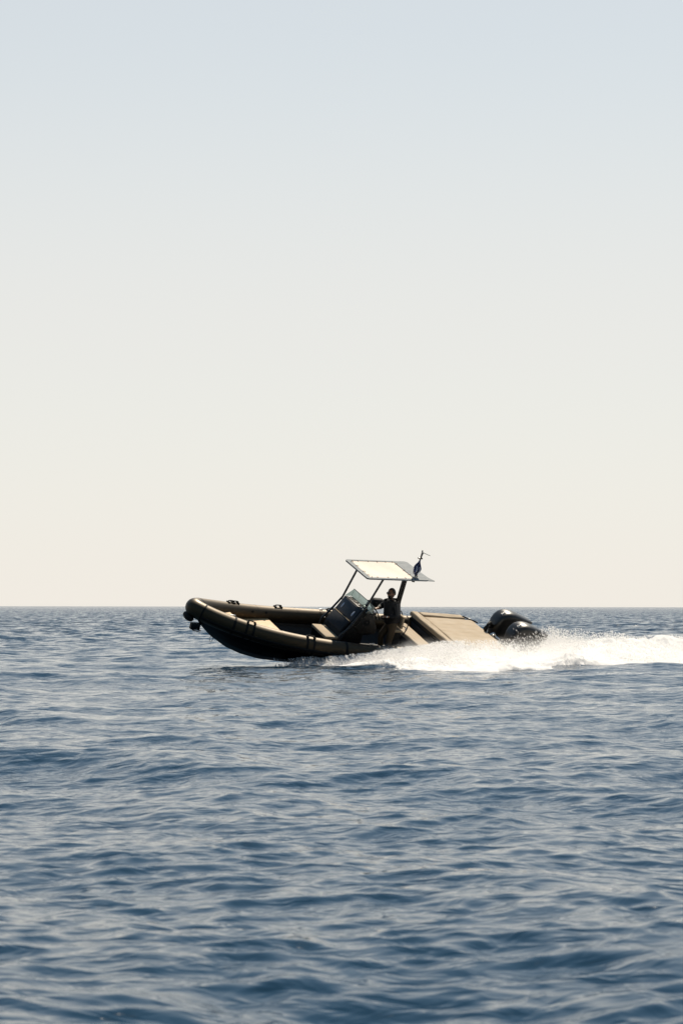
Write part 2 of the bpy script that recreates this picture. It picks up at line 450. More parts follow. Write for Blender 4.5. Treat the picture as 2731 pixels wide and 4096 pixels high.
# tube grip handles
hbm = bmesh.new()
add_box(hbm, (-0.115, -0.05, -0.006), (-0.06, 0.05, 0.028), 0.008)
add_box(hbm, (0.06, -0.05, -0.006), (0.115, 0.05, 0.028), 0.008)
add_tube(hbm, bez([(-0.10, 0, 0.01), (-0.07, 0, 0.046), (0.07, 0, 0.046), (0.10, 0, 0.01)], 6), 0.015, 8)
handle0 = obj('tube_handle', hbm, M_rub, boat)
first = True
for side, x, roll in ((-1, 2.98, 0), (-1, 2.85, 0), (-1, 1.55, 0), (-1, 0.02, 0), (1, 2.98, 8), (1, 1.52, 8), (1, -0.6, 8)):
    h = handle0 if first else handle0.copy()
    if not first: COL.objects.link(h); h.parent = boat
    first = False
    s = s_of_x(x); p = on_tube(s, side); t = tube_dir(s, side); u = Vector((0, 0, 1)); u = (u-t*u.dot(t)).normalized()
    u = Quaternion(t, R_(-roll*side)) @ u
    y = u.cross(t)
    h.matrix_local = Matrix.Translation(p+u*TR) @ Matrix((t, y, u)).transposed().to_4x4()
# black patches under the port handles
for x in (2.98, 1.52):
    for d in (-0.085, 0.085):
        s = s_of_x(x)+d
        bm = bmesh.new(); p = on_tube(s, 1)
        add_tube(bm, [on_tube(s-0.025), on_tube(s), on_tube(s+0.025)], TR+0.005, 28)
        obj('handle_patch', bm, M_rub, boat)
# cleats
def cleat(x, y, z):
    bm = bmesh.new()
    add_box(bm, (x-0.07, y-0.012, z+0.035), (x+0.07, y+0.012, z+0.055), 0.008)
    add_box(bm, (x-0.03, y-0.014, z), (x-0.012, y+0.014, z+0.04), 0.004); add_box(bm, (x+0.012, y-0.014, z), (x+0.03, y+0.014, z+0.04), 0.004)
    obj('cleat', bm, M_chrome, boat)
cleat(0.25, 0.80, 0.08); cleat(-0.05, 1.14, zt(-0.05)+TR-0.01); cleat(3.35, 0.42, zt(3.35)+TR-0.04); cleat(0.33, -1.05, zt(0.33)+TR)

# ---------------- console
bm = bmesh.new()
add_prism(bm, [(0.52, -0.29), (0.52, 0.06), (0.42, 0.28), (0.05, 0.925), (-0.17, 0.905), (-0.26, 0.83), (-0.42, 0.52), (-0.40, 0.36), (-0.10, 0.30), (-0.05, -0.29)], -0.54, 0.54, 0.02)
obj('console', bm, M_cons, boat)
bm = bmesh.new(); add_prism(bm, [(-0.06, 0.87), (-0.235, 0.82), (-0.405, 0.52), (-0.385, 0.38), (0.02, 0.36), (0.20, 0.50)], 0.535, 0.56, 0.008)
panel = obj('side_panel', bm, M_olive, boat)
bm = bmesh.new()
add_tube(bm, [(-0.085+0.095*math.cos(a), 0.565, 0.645+0.095*math.sin(a)) for a in np.linspace(0, 2*math.pi, 33)[:-1]], 0.010, 8, closed=True)
spk = obj('speaker', bm, M_olive, boat)
bm = bmesh.new()
add_tube(bm, [(-0.085, 0.558, 0.645), (-0.085, 0.564, 0.645)], 0.085, 24); add_sphere(bm, (-0.085, 0.563, 0.645), (0.03, 0.012, 0.03), 14, 8)
obj('speaker_cone', bm, M_cons, spk)
# front of the console: door with two lights, two cushions, seat
Fm = Matrix.Translation((0.42, 0, 0.28)) @ Matrix.Rotation(math.atan2(0.37, 0.645), 4, 'Y').inverted()
# local frame of the raked front: z along the face, x out of it
def raked(lo, hi, bev): 
    b = bmesh.new(); add_box(b, lo, hi, bev, Fm.to_3x3().to_4x4()); 
    for v in b.verts: v.co += Fm.translation
    return b
door = obj('console_door', raked((0.0, -0.47, 0.36), (0.025, 0.47, 0.72), 0.010), M_door, boat)
for y in (-0.30, 0.30):
    b = bmesh.new(); add_sphere(b, (0, 0, 0), (0.014, 0.032, 0.075), 18, 12)
    for v in b.verts: v.co = Fm @ (v.co+Vector((0.026, y, 0.53)))
    obj('oval_light', b, M_light, door)
obj('seat_backrest', raked((0.0, -0.43, 0.0), (0.085, 0.43, 0.345), 0.025), M_navy, boat)
b = raked((0.002, -0.42, 0.338), (0.083, 0.42, 0.352), 0.006); obj('backrest_piping', b, M_tan, boat)
bm = bmesh.new(); add_box(bm, (0.50, -0.42, -0.29), (0.80, 0.42, 0.10), 0.02); obj('seat_base', bm, M_cons, boat)
bm = bmesh.new(); add_box(bm, (0.47, -0.43, 0.10), (0.83, 0.43, 0.18), 0.03); obj('front_seat', bm, M_tan, boat)
# windshield
bm = bmesh.new(); add_box(bm, (-0.005, -0.60, 0), (0.005, 0.60, 0.185), 0.002, Matrix.Translation((-0.165, 0, 0.90)) @ Matrix.Rotation(R_(-8), 4, 'Y'))
ws = obj('windshield', bm, M_glass, boat, smooth=False)
for y in (-0.60, 0.60):
    bm = bmesh.new(); add_prism(bm, [(-0.175, 0.90), (0.02, 0.90), (-0.19, 1.08)], y-0.006, y+0.006)
    obj('windshield_wing', bm, M_glass, ws, smooth=False)
bm = bmesh.new(); add_tube(bm, [(-0.192, -0.60, 1.084), (-0.192, 0.60, 1.084)], 0.008, 8); obj('windshield_trim', bm, M_cons, ws)
# dashboard clutter on the hood
for x, y, s in ((-0.03, -0.35, 0.05), (-0.06, -0.12, 0.06), (-0.08, 0.05, 0.05), (-0.05, 0.22, 0.045), (-0.1, 0.36, 0.05)):
    bm = bmesh.new(); add_box(bm, (x-s*0.8, y-s*1.3, 0.90), (x+s*0.8, y+s*1.3, 0.918+s*0.25), 0.008); obj('dash_instrument', bm, M_rub, boat)
for x, y in ((0.0, -0.40), (-0.02, 0.12), (0.0, 0.33), (0.02, 0.44)):
    bm = bmesh.new(); add_box(bm, (x-0.012, y-0.02, 0.925), (x+0.012, y+0.02, 0.95), 0.006); obj('hood_fitting', bm, M_chrome, boat)
# steering wheel and throttle
WC = Vector((-0.54, 0.10, 0.735)); wa = Vector((-0.86, 0, 0.5)).normalized(); wu = Vector((0, 1, 0)); wv = wa.cross(wu)
bm = bmesh.new(); add_tube(bm, [WC+(wu*math.cos(a)+wv*math.sin(a))*0.17 for a in np.linspace(0, 2*math.pi, 33)[:-1]], 0.016, 8, closed=True)
wheel = obj('steering_wheel', bm, M_rub, boat)
for a in (90, 210, 330):
    bm = bmesh.new(); add_tube(bm, [WC, WC+(wu*math.cos(R_(a))+wv*math.sin(R_(a)))*0.165], 0.010, 8); obj('spoke', bm, M_chrome, wheel)
bm = bmesh.new(); add_tube(bm, [WC+wa*0.01, WC-wa*0.17], 0.035, 14); obj('steering_column', bm, M_black, wheel)
bm = bmesh.new(); add_box(bm, (-0.44, -0.32, 0.70), (-0.34, -0.18, 0.80), 0.015); add_tube(bm, [(-0.40, -0.25, 0.78), (-0.46, -0.25, 0.92)], 0.014, 10); add_sphere(bm, (-0.465, -0.25, 0.93), (0.025, 0.03, 0.025), 12, 8)
obj('throttle', bm, M_black, boat)

# ---------------- shade roof
RX0, RX1, RY = 0.21, -1.47, 0.665
def roof_z(x): return 1.785+(0.21-x)*0.045
def rrect(x0, x1, y, r0, r1, n=6):
    """rounded rectangle; r0 corner radius at the front, r1 at the back"""
    out = []
    for cx, cy, r, a0 in ((x0, y, r0, 0), (x1, y, r1, 90), (x1, -y, r1, 180), (x0, -y, r0, 270)):
        sx = -1 if cx == x0 else 1
        c = (cx+sx*r, cy-math.copysign(r, cy))
        for k in range(n+1):
            a = R_(a0+90*k/n); out.append((c[0]+r*math.cos(a), c[1]+r*math.sin(a)))
    return out
bm = bmesh.new()
outp = rrect(RX0, RX1, RY, 0.07, 0.10); inp = rrect(0.10, -1.09, RY-0.085, 0.03, 0.05)
secs = []
for (ax, ay), (bx, by) in zip(outp, inp):
    secs.append([Vector((ax, ay, roof_z(ax)-0.017)), Vector((ax, ay, roof_z(ax)+0.017)), Vector((bx, by, roof_z(bx)+0.019)), Vector((bx, by, roof_z(bx)-0.019))])
rings = add_loft(bm, secs, cap=False)
A, B = rings[-1], rings[0]
for k in range(4): bm.faces.new((A[k], A[(k+1) % 4], B[(k+1) % 4], B[k]))
roof = obj('shade_roof', bm, M_roof, boat, sharp=25)
# near aft overhang wing
bm = bmesh.new()
add_loft(bm, [[Vector((x, y, roof_z(x)+dz)) for x, y in ((-1.34, 0.669), (-1.475, 0.52), (-1.475, -0.3), (-1.53, 0.45), (-1.60, 0.675))] for dz in (-0.008, 0.008)])
obj('roof_flap', bm, M_roof, roof, smooth=False)
# canvas panel with a slight sag
bm = bmesh.new(); nx, ny = 20, 14; g = []
for sgn in (0, 1):
    rows = []
    for i in range(nx+1):
        r = []
        for j in range(ny+1):
            a, b = i/nx, j/ny; x = 0.085+(-1.075-0.085)*a; y = (2*b-1)*(RY-0.10)
            z = roof_z(x)+0.012-0.035*math.sin(math.pi*a)*math.sin(math.pi*b)+0.004*math.sin(a*17+b*5)*math.sin(b*9) - 0.006*sgn
            r.append(bm.verts.new((x, y, z)))
        rows.append(r)
    g.append(rows)
    for i in range(nx):
        for j in range(ny): bm.faces.new((rows[i][j], rows[i+1][j], rows[i+1][j+1], rows[i][j+1]))
per = lambda rows: [rows[i][0] for i in range(nx)]+[rows[nx][j] for j in range(ny)]+[rows[i][ny] for i in range(nx, 0, -1)]+[rows[0][j] for j in range(ny, 0, -1)]
pa, pb = per(g[0]), per(g[1])
for k in range(len(pa)): bm.faces.new((pa[k], pa[(k+1) % len(pa)], pb[(k+1) % len(pa)], pb[k]))
obj('canvas_panel', bm, M_canvas, roof)
lb = bmesh.new(); add_tube(lb, [(-0.035, 0, 0.0), (-0.02, 0, 0.016), (0.02, 0, 0.016), (0.035, 0, 0.0)], 0.007, 6)
loop0 = obj('lacing_loop', lb, M_loop, roof)
spots = [(x, sy*(RY-0.09), 90) for sy in (1, -1) for x in (0.05, -0.1, -0.38, -0.62, -0.85, -1.04)] + [(0.092, y, 0) for y in (-0.5, -0.2, 0.2, 0.45)] + [(-1.083, y, 0) for y in (-0.45, 0.0, 0.3)]
for i, (x, y, a) in enumerate(spots):
    l = loop0 if i == 0 else loop0.copy()
    if i: COL.objects.link(l); l.parent = roof
    l.location = (x, y, roof_z(x)+0.016); l.rotation_euler = (0, 0, R_(a+random.uniform(-15, 15)))
for x, y in ((-1.15, 0.52), (-1.22, 0.40)):
    bm = bmesh.new(); add_box(bm, (x-0.035, y-0.03, roof_z(x)+0.015), (x+0.035, y+0.03, roof_z(x)+0.05), 0.008); obj('mast_foot', bm, M_loop, roof)
bm = bmesh.new(); add_tube(bm, [(-1.05, 0.62, roof_z(-1.05)-0.05), (-1.05, 0.62, roof_z(-1.05)-0.01)], 0.04, 14); obj('roof_lamp', bm, M_black, roof)
# white light mast with a folded arm
mast = bmesh.new(); add_tube(mast, [(-1.22, 0.40, 1.85), (-1.225, 0.42, 2.38)], 0.010, 8)
mast = obj('light_mast', mast, M_white, boat)
bm = bmesh.new(); add_tube(bm, [(-1.225, 0.42, 2.36), (-1.245, 0.43, 2.49)], 0.013, 8); obj('mast_tip', bm, M_black, mast)
bm = bmesh.new(); add_tube(bm, [(-1.245, 0.43, 2.485), (-1.44, 0.44, 2.425)], 0.011, 8); obj('mast_arm', bm, M_white, mast)
# posts
for sy in (1, -1):
    y0 = 0.60*sy
    z_t = roof_z(-0.24)-0.015
    P = [(-0.24, 0.62*sy, z_t), (0.07, 0.62*sy, 0.97)] if sy > 0 else [(-0.21, -0.60, z_t), (0.07, -0.60, 0.87)]
    P += [(0.11, 0.60*sy, 0.90 if sy > 0 else 0.81), (0.36, 0.58*sy, 0.47), (0.54, 0.57*sy, 0.22), (0.56, 0.57*sy, -0.27)]
    bm = bmesh.new()
    Q = [Vector(P[0])] + bez(P[1:], 6)
    add_tube(bm, Q, 0.026, 12)
    post = obj('roof_post', bm, M_black, boat)
    for x, z in ((0.10, 0.88 if sy > 0 else 0.82), (0.46, 0.32)):
        bm = bmesh.new(); add_tube(bm, [(x, y0, z), (x-0.03, 0.52*sy, z-0.02)], 0.016, 8); obj('post_bracket', bm, M_black, post)
bm = bmesh.new()
Q = [(-1.12, 0.10, roof_z(-1.1)-0.02), (-1.08, 0.10, 1.1), (-1.13, 0.10, 0.4), (-1.15, 0.10, -0.29)]
sec = [[Vector((x-0.055, 0.07, z)), Vector((x+0.055, 0.07, z)), Vector((x+0.055, 0.13, z)), Vector((x-0.055, 0.13, z))] for x, _, z in Q]
add_loft(bm, sec); obj('rear_roof_post', bm, M_cons, boat, sharp=20)

# ---------------- helm seats
for y in (0.13,):
    bm = bmesh.new(); add_box(bm, (-1.26, y-0.17, -0.27), (-1.06, y+0.17, 0.34), 0.03)
    hs = obj('helm_seat', bm, M_cons, boat)
    bm = bmesh.new(); add_box(bm, (-1.28, y-0.18, 0.34), (-1.05, y+0.18, 0.42), 0.035); obj('seat_cushion', bm, M_tan, hs)
    bm = bmesh.new(); add_box(bm, (-1.27, y-0.17, 0.44), (-1.20, y+0.17, 0.76), 0.03, None); obj('backrest', bm, M_tan, hs)
    bm = bmesh.new()
    for d in (-0.18, 0.18): add_tube(bm, bez([(-1.30, y+d, 0.30), (-1.37, y+d, 0.48), (-1.36, y+d, 0.70), (-1.29, y+d, 0.80)], 8), 0.014, 8)
    add_tube(bm, bez([(-1.33, y-0.2, 0.44), (-1.42, y, 0.44), (-1.33, y+0.2, 0.44)], 8), 0.014, 8)
    obj('seat_rail', bm, M_black, hs)
bm = bmesh.new(); add_box(bm, (-1.06, -0.68, 0.64), (-0.72, -0.46, 0.90), 0.09, None, 4); obj('side_bolster', bm, M_navy, boat)

# ---------------- aft bench and sunpad
def cushion(name, x0, x1, y0, y1, z0, z1, parent, ribs=0, axis=0, mat=None, r=0.035):
    bm = bmesh.new(); nx, ny = 26, 71
    def prof(t, L):
        d = min(t, 1-t)*L
        return 0 if d >= r else (r-math.sqrt(max(0, r*r-(r-d)**2)))
    us_ = np.unique(np.concatenate([np.linspace(0, 1, nx), [r*0.15/abs(x1-x0), r*0.5/abs(x1-x0), 1-r*0.15/abs(x1-x0), 1-r*0.5/abs(x1-x0)]]))
    vs_ = np.unique(np.concatenate([np.linspace(0, 1, ny), [r*0.15/abs(y1-y0), r*0.5/abs(y1-y0), 1-r*0.15/abs(y1-y0), 1-r*0.5/abs(y1-y0)]]))
    T = [[None]*len(vs_) for _ in us_]
    for i, a in enumerate(us_):
        for j, b in enumerate(vs_):
            z = z1-max(prof(a, abs(x1-x0)), prof(b, abs(y1-y0)))
            if ribs:
                q = (a if axis else b)*ribs; z -= 0.005*math.exp(-((q-round(q))*8)**2)
            z += 0.006*math.sin(a*5.3+x0)*math.sin(b*6.1+y0*3)+0.003*math.sin(a*19+b*7)*math.sin(b*23-a*5)
            T[i][j] = bm.verts.new((x0+(x1-x0)*a, y0+(y1-y0)*b, z))
    for i in range(len(us_)-1):
        for j in range(len(vs_)-1): bm.faces.new((T[i][j], T[i+1][j], T[i+1][j+1], T[i][j+1]))
    n1, n2 = len(us_)-1, len(vs_)-1
    ring = [T[i][0] for i in range(n1)]+[T[n1][j] for j in range(n2)]+[T[i][n2] for i in range(n1, 0, -1)]+[T[0][j] for j in range(n2, 0, -1)]
    low = [bm.verts.new((v.co.x, v.co.y, z0)) for v in ring]
    for k in range(len(ring)): bm.faces.new((ring[k], ring[(k+1) % len(ring)], low[(k+1) % len(ring)], low[k]))
    bm.faces.new(low)
    return obj(name, bm, mat or M_tan, parent, sharp=50)

bm = bmesh.new(); add_box(bm, (-1.98, -0.86, -0.29), (-1.60, 0.90, 0.10), 0.02); bench = obj('aft_bench', bm, M_cons, boat)
cushion('bench_cushion', -1.98, -1.58, -0.88, 0.92, 0.10, 0.20, bench)
bm = bmesh.new(); add_box(bm, (-3.86, -1.13, -0.29), (-2.22, 1.13, 0.32), 0.02); pad = obj('sunpad', bm, M_cons, boat)
cushion('front_cushion', -2.405, -2.20, -1.16, 1.16, 0.33, 0.44, pad, mat=M_tan, r=0.05)
cushion('side_cushion', -3.66, -2.435, -1.16, -0.915, 0.30, 0.435, pad, r=0.045)
cushion('side_cushion', -3.80, -2.435, 0.935, 1.16, 0.30, 0.435, pad, r=0.045)
cushion('main_cushion', -3.84, -2.435, -0.88, 0.905, 0.30, 0.415, pad, ribs=7, axis=0, r=0.045)
bm = bmesh.new(); add_box(bm, (-2.215, -1.12, -0.20), (-2.19, 1.12, 0.22), 0.01); obj('pad_front', bm, M_navy, pad)
bm = bmesh.new(); add_box(bm, (-3.98, -1.05, -0.45), (-3.87, 1.05, 0.28), 0.03); obj('transom', bm, M_hull, boat)

# ---------------- outboard motors
def outboard(y):
    root = obj('outboard_motor', (lambda b: (add_box(b, (-4.22, y-0.17, -0.75), (-3.95, y+0.17, 0.22), 0.03),) and b)(bmesh.new()), M_black, boat)
    st = [  # x, top, bottom, half width
        (-4.150, 0.50, 0.30, 0.12), (-4.165, 0.56, 0.20, 0.17), (-4.20, 0.65, 0.12, 0.21), (-4.26, 0.755, 0.06, 0.235), (-4.34, 0.83, 0.02, 0.25), (-4.44, 0.87, 0.0, 0.26), (-4.54, 0.88, -0.01, 0.265),
        (-4.66, 0.865, 0.0, 0.265), (-4.80, 0.825, 0.02, 0.26), (-4.95, 0.775, 0.05, 0.245), (-5.08, 0.73, 0.10, 0.22), (-5.17, 0.70, 0.16, 0.205), (-5.20, 0.69, 0.18, 0.195)]
    b = bmesh.new(); secs = []
    for x, t, bo, w in st:
        ring = []; crease = t-0.17*float(np.interp(x, (-5.2, -5.0, -4.6, -4.3, -4.15), (0.10, 0.42, 0.95, 0.9, 0.5)))
        for k in range(32):
            a = 2*math.pi*k/32; c, s_ = math.cos(a), math.sin(a)
            if s_ >= 0:   # domed lid above the crease
                yy = w*math.copysign(abs(c)**0.62, c); zz = crease+(t-crease)*abs(s_)**0.8
            else:
                ww = w*(1-0.10*abs(s_)); yy = ww*math.copysign(abs(c)**0.32, c)*0.955; zz = crease-0.022-(crease-0.022-bo)*abs(s_)**0.55
            # aft face leans: lower part sits further forward
            xx = x + (0.13*max(0, (t-zz))/0.5 if x < -5.0 else 0)
            ring.append(Vector((xx, y+yy, zz)))
        secs.append(ring)
    add_loft(b, secs); obj('cowling', b, M_cowl, root, sharp=28)
    b = bmesh.new()
    secs = []
    for z, x0, x1, w in ((0.08, -4.98, -4.22, 0.17), (-0.25, -4.86, -4.25, 0.12), (-0.7, -4.75, -4.3, 0.07), (-1.0, -4.75, -4.3, 0.05)):
        secs.append([Vector((x0, y-w*0.5, z)), Vector(((x0+x1)/2, y-w, z)), Vector((x1, y-w*0.6, z)), Vector((x1, y+w*0.6, z)), Vector(((x0+x1)/2, y+w, z)), Vector((x0, y+w*0.5, z))])
    add_loft(b, secs); obj('midsection', b, M_black, root)
    for k in range(3):
        b = bmesh.new(); x = -4.315-0.034*k; zz = 0.818+0.020*k
        add_box(b, (-0.006, -0.035, -0.006), (0.006, 0.035, 0.006), 0.003, Matrix.Translation((x, y+0.10, zz-0.006)) @ Matrix.Rotation(R_(-18), 4, 'X'))
        obj('cowl_vent', b, M_chrome, root)
    b = bmesh.new(); add_tube(b, bez([(-4.02, y-0.10, 0.05), (-4.05, y-0.10, 0.35), (-4.11, y, 0.42), (-4.19, y, 0.40)], 8), 0.03, 10); obj('fuel_hose', b, M_rub, root)
outboard(-0.43); outboard(0.43)
bm = bmesh.new(); add_tube(bm, bez([(-3.80, -0.05, 0.20), (-3.80, -0.07, 0.42), (-3.86, -0.12, 0.57), (-3.97, -0.22, 0.60), (-4.07, -0.32, 0.53), (-4.19, -0.36, 0.42)], 8), 0.04, 12); obj('rigging_hose', bm, M_rub, boat)
bm = bmesh.new(); add_tube(bm, bez([(-3.84, 0.05, 0.32), (-3.95, 0.08, 0.43), (-4.02, 0.15, 0.36), (-4.16, 0.30, 0.30)], 8), 0.022, 10); add_box(bm, (-4.02, 0.0, 0.30), (-3.93, 0.10, 0.40), 0.02); obj('steering_ram', bm, M_chrome, boat)
bm = bmesh.new(); add_tube(bm, [(-3.62, -1.02, 0.44), (-3.92, -0.72, 0.40)], 0.022, 10); obj('grab_rail', bm, M_black, boat)

# ------------------------------------------------------------------ flag on the roof
def BL(p): return BO + BR @ Vector(p)
flag = bpy.data.objects.new('flag', None); COL.objects.link(flag); flag.matrix_world = Matrix.Translation(BL((-1.17, 0.45, 1.875))) @ BR.to_4x4()
tag(flag, 'dark blue and white flag hanging limp on its staff on the shade roof', 'flag')
bm = bmesh.new(); add_tube(bm, [(0, 0, 0.0), (-0.03, 0.0, 0.65)], 0.013, 8); add_sphere(bm, (-0.03, 0, 0.655), (0.02, 0.02, 0.02), 10, 8)
obj('flagpole', bm, M_black, flag)
bm = bmesh.new(); add_box(bm, (-0.075, -0.03, 0.45), (0.04, 0.03, 0.485), 0.01); obj('pole_clamp', bm, M_black, flag)
def flag_mat():
    m, nt, p = new_mat('flag_cloth'); L = nt.links
    tc = N(nt, 'ShaderNodeTexCoord'); sp = N(nt, 'ShaderNodeSeparateXYZ'); L.new(tc.outputs['UV'], sp.inputs[0])
    w = N(nt, 'ShaderNodeMath', operation='MULTIPLY'); w.inputs[1].default_value = 4.5; L.new(sp.outputs['X'], w.inputs[0])
    fr = N(nt, 'ShaderNodeMath', operation='FRACT'); L.new(w.outputs[0], fr.inputs[0])
    gt = N(nt, 'ShaderNodeMath', operation='GREATER_THAN'); gt.inputs[1].default_value = 0.62; L.new(fr.outputs[0], gt.inputs[0])
    lo = N(nt, 'ShaderNodeMath', operation='LESS_THAN'); lo.inputs[1].default_value = 0.62; L.new(sp.outputs['Y'], lo.inputs[0])
    an = N(nt, 'ShaderNodeMath', operation='MULTIPLY'); L.new(gt.outputs[0], an.inputs[0]); L.new(lo.outputs[0], an.inputs[1])
    mx = N(nt, 'ShaderNodeMixRGB'); mx.inputs[1].default_value = (0.018, 0.035, 0.13, 1); mx.inputs[2].default_value = (0.45, 0.47, 0.52, 1)
    L.new(an.outputs[0], mx.inputs[0]); L.new(mx.outputs[0], p.inputs['Base Color']); p.inputs['Roughness'].default_value = 0.8
    return m
bm = bmesh.new(); uvl = bm.loops.layers.uv.new('UVMap'); nu, nv = 20, 26; Gd = []
for j in range(nv+1):
    v = j/nv; row = []
    z = 0.44-0.40*v
    wid = 0.02+0.20*math.sin(min(1, v*1.5)*math.pi*0.5)*(1-max(0, v-0.66)/0.34*0.85)
    for i in range(nu+1):
        u = i/nu
        x = 0.055*math.sin(v*2.6)*1.2-0.02 + (-wid)*(u-0.32)
        y = 0.035*math.sin(u*13+v*4)*(0.4+v) + 0.02*math.sin(v*11+u*3)
        row.append((bm.verts.new((x, y, z-0.05*u*math.sin(v*3))), (u, 1-v)))
    Gd.append(row)
for j in range(nv):
    for i in range(nu):
        q = [Gd[j][i], Gd[j+1][i], Gd[j+1][i+1], Gd[j][i+1]]
        f = bm.faces.new([a[0] for a in q])
        for lp, a in zip(f.loops, q): lp[uvl].uv = a[1]
fc = obj('flag_cloth', bm, flag_mat(), flag)
sm = fc.modifiers.new('thick', 'SOLIDIFY'); sm.thickness = 0.004

# ------------------------------------------------------------------ helmsman
person = bpy.data.objects.new('person', None); COL.objects.link(person)
person.matrix_world = Matrix.Translation(BL((-1.03, 0.15, -0.29))) @ BR.to_4x4()
tag(person, 'person in dark jacket, tan trousers and sunglasses standing at the wheel of the boat', 'person')
PO = Vector((-1.03, 0.15, -0.29))
M_skin = simple('skin', (0.19, 0.10, 0.065), 0.55, var=0.12)
M_jack = simple('jacket_cloth', (0.008, 0.008, 0.010), 0.75, var=0.25, bump=0.5, bscale=25)
M_trou = simple('trouser_cloth', (0.085, 0.056, 0.028), 0.85, var=0.15, bump=0.5, bscale=25)
M_hair = simple('dark_hair', (0.012, 0.009, 0.007), 0.6, var=0.3, bump=0.6, bscale=120)
M_lens = simple('sunglass_lens', (0.006, 0.006, 0.007), 0.12, var=0.1)

def skin(name, joints, edges, mat, root=0, sub=2):
    """grow one continuous surface from joints {key: (pos, radius)}"""
    keys = list(joints); me = bpy.data.meshes.new(name)
    me.from_pydata([tuple(Vector(joints[k][0])-PO) for k in keys], [(keys.index(a), keys.index(b)) for a, b in edges], [])
    o = bpy.data.objects.new(name, me); COL.objects.link(o)
    md = o.modifiers.new('skin', 'SKIN'); md.use_smooth_shade = True
    for i, k in enumerate(keys):
        r = joints[k][1]; r = r if isinstance(r, tuple) else (r, r)
        me.skin_vertices[0].data[i].radius = r
        me.skin_vertices[0].data[i].use_root = (i == root)
    o.modifiers.new('sub', 'SUBSURF').levels = sub; o.modifiers['sub'].render_levels = sub
    dg = bpy.context.evaluated_depsgraph_get(); dg.update()
    m2 = bpy.data.meshes.new_from_object(o.evaluated_get(dg))
    o.modifiers.clear(); o.data = m2; bpy.data.meshes.remove(me)
    m2.name = name; m2.materials.clear(); m2.materials.append(mat)
    m2.polygons.foreach_set('use_smooth', [True]*len(m2.polygons))
    o.parent = person
    return o
pel = (-1.04, 0.12, 0.50)
J = {'pelvis': (pel, (0.13, 0.10)), 'waist': ((-1.02, 0.08, 0.66), (0.13, 0.10)), 'chest': ((-0.99, 0.03, 0.86), (0.15, 0.11)), 'upper': ((-0.975, 0.01, 0.97), (0.12, 0.09)),
     'neck': ((-0.955, -0.02, 1.06), 0.052), 'skull': ((-0.94, -0.045, 1.13), 0.055),
     'shL': ((-0.97, 0.18, 0.985), 0.062), 'elL': ((-1.02, 0.31, 0.76), 0.045), 'wrL': ((-0.79, 0.24, 0.715), 0.030), 'paL': ((-0.71, 0.21, 0.715), (0.018, 0.036)),
     'shR': ((-0.94, -0.17, 0.94), 0.062), 'elR': ((-0.83, -0.26, 0.80), 0.045), 'wrR': ((-0.67, -0.10, 0.80), 0.030), 'paR': ((-0.60, -0.06, 0.80), (0.018, 0.036)),
     'hipL': ((-1.03, 0.22, 0.44), 0.088), 'knL': ((-0.98, 0.26, 0.12), 0.058), 'anL': ((-1.04, 0.28, -0.22), 0.040), 'toL': ((-0.90, 0.29, -0.265), 0.030),
     'hipR': ((-1.02, 0.03, 0.43), 0.088), 'knR': ((-0.86, 0.02, 0.16), 0.058), 'anR': ((-0.93, 0.04, -0.22), 0.040), 'toR': ((-0.79, 0.05, -0.265), 0.030)}
E_ = [('pelvis', 'waist'), ('waist', 'chest'), ('chest', 'upper'), ('upper', 'neck'), ('neck', 'skull'), ('upper', 'shL'), ('shL', 'elL'), ('elL', 'wrL'), ('wrL', 'paL'), ('upper', 'shR'), ('shR', 'elR'), ('elR', 'wrR'), ('wrR', 'paR'),
      ('pelvis', 'hipL'), ('hipL', 'knL'), ('knL', 'anL'), ('anL', 'toL'), ('pelvis', 'hipR'), ('hipR', 'knR'), ('knR', 'anR'), ('anR', 'toR')]
for hk, pa in (('L', J['paL'][0]), ('R', J['paR'][0])):
    p = Vector(pa)
    for k, ln in enumerate((0.040, 0.047, 0.044, 0.034)):
        o_ = Vector((0, -0.030+0.020*k, 0.004))
        a = p+o_+Vector((0.012, 0, 0.006)); b = p+o_+Vector((0.012+ln*0.9, 0, -0.004)); c = p+o_+Vector((0.010+ln*0.8, 0, -0.036))
        J[f'f{hk}{k}a'] = (a, 0.0095); J[f'f{hk}{k}b'] = (b, 0.009); J[f'f{hk}{k}c'] = (c, 0.008)
        E_ += [('pa'+hk, f'f{hk}{k}a'), (f'f{hk}{k}a', f'f{hk}{k}b'), (f'f{hk}{k}b', f'f{hk}{k}c')]
    sg = -1 if hk == 'L' else 1
    J[f't{hk}a'] = (p+Vector((-0.01, sg*0.035, 0.005)), 0.011); J[f't{hk}b'] = (p+Vector((0.035, sg*0.052, -0.016)), 0.009)
    E_ += [('pa'+hk, f't{hk}a'), (f't{hk}a', f't{hk}b')]
body = skin('body', J, E_, M_skin)
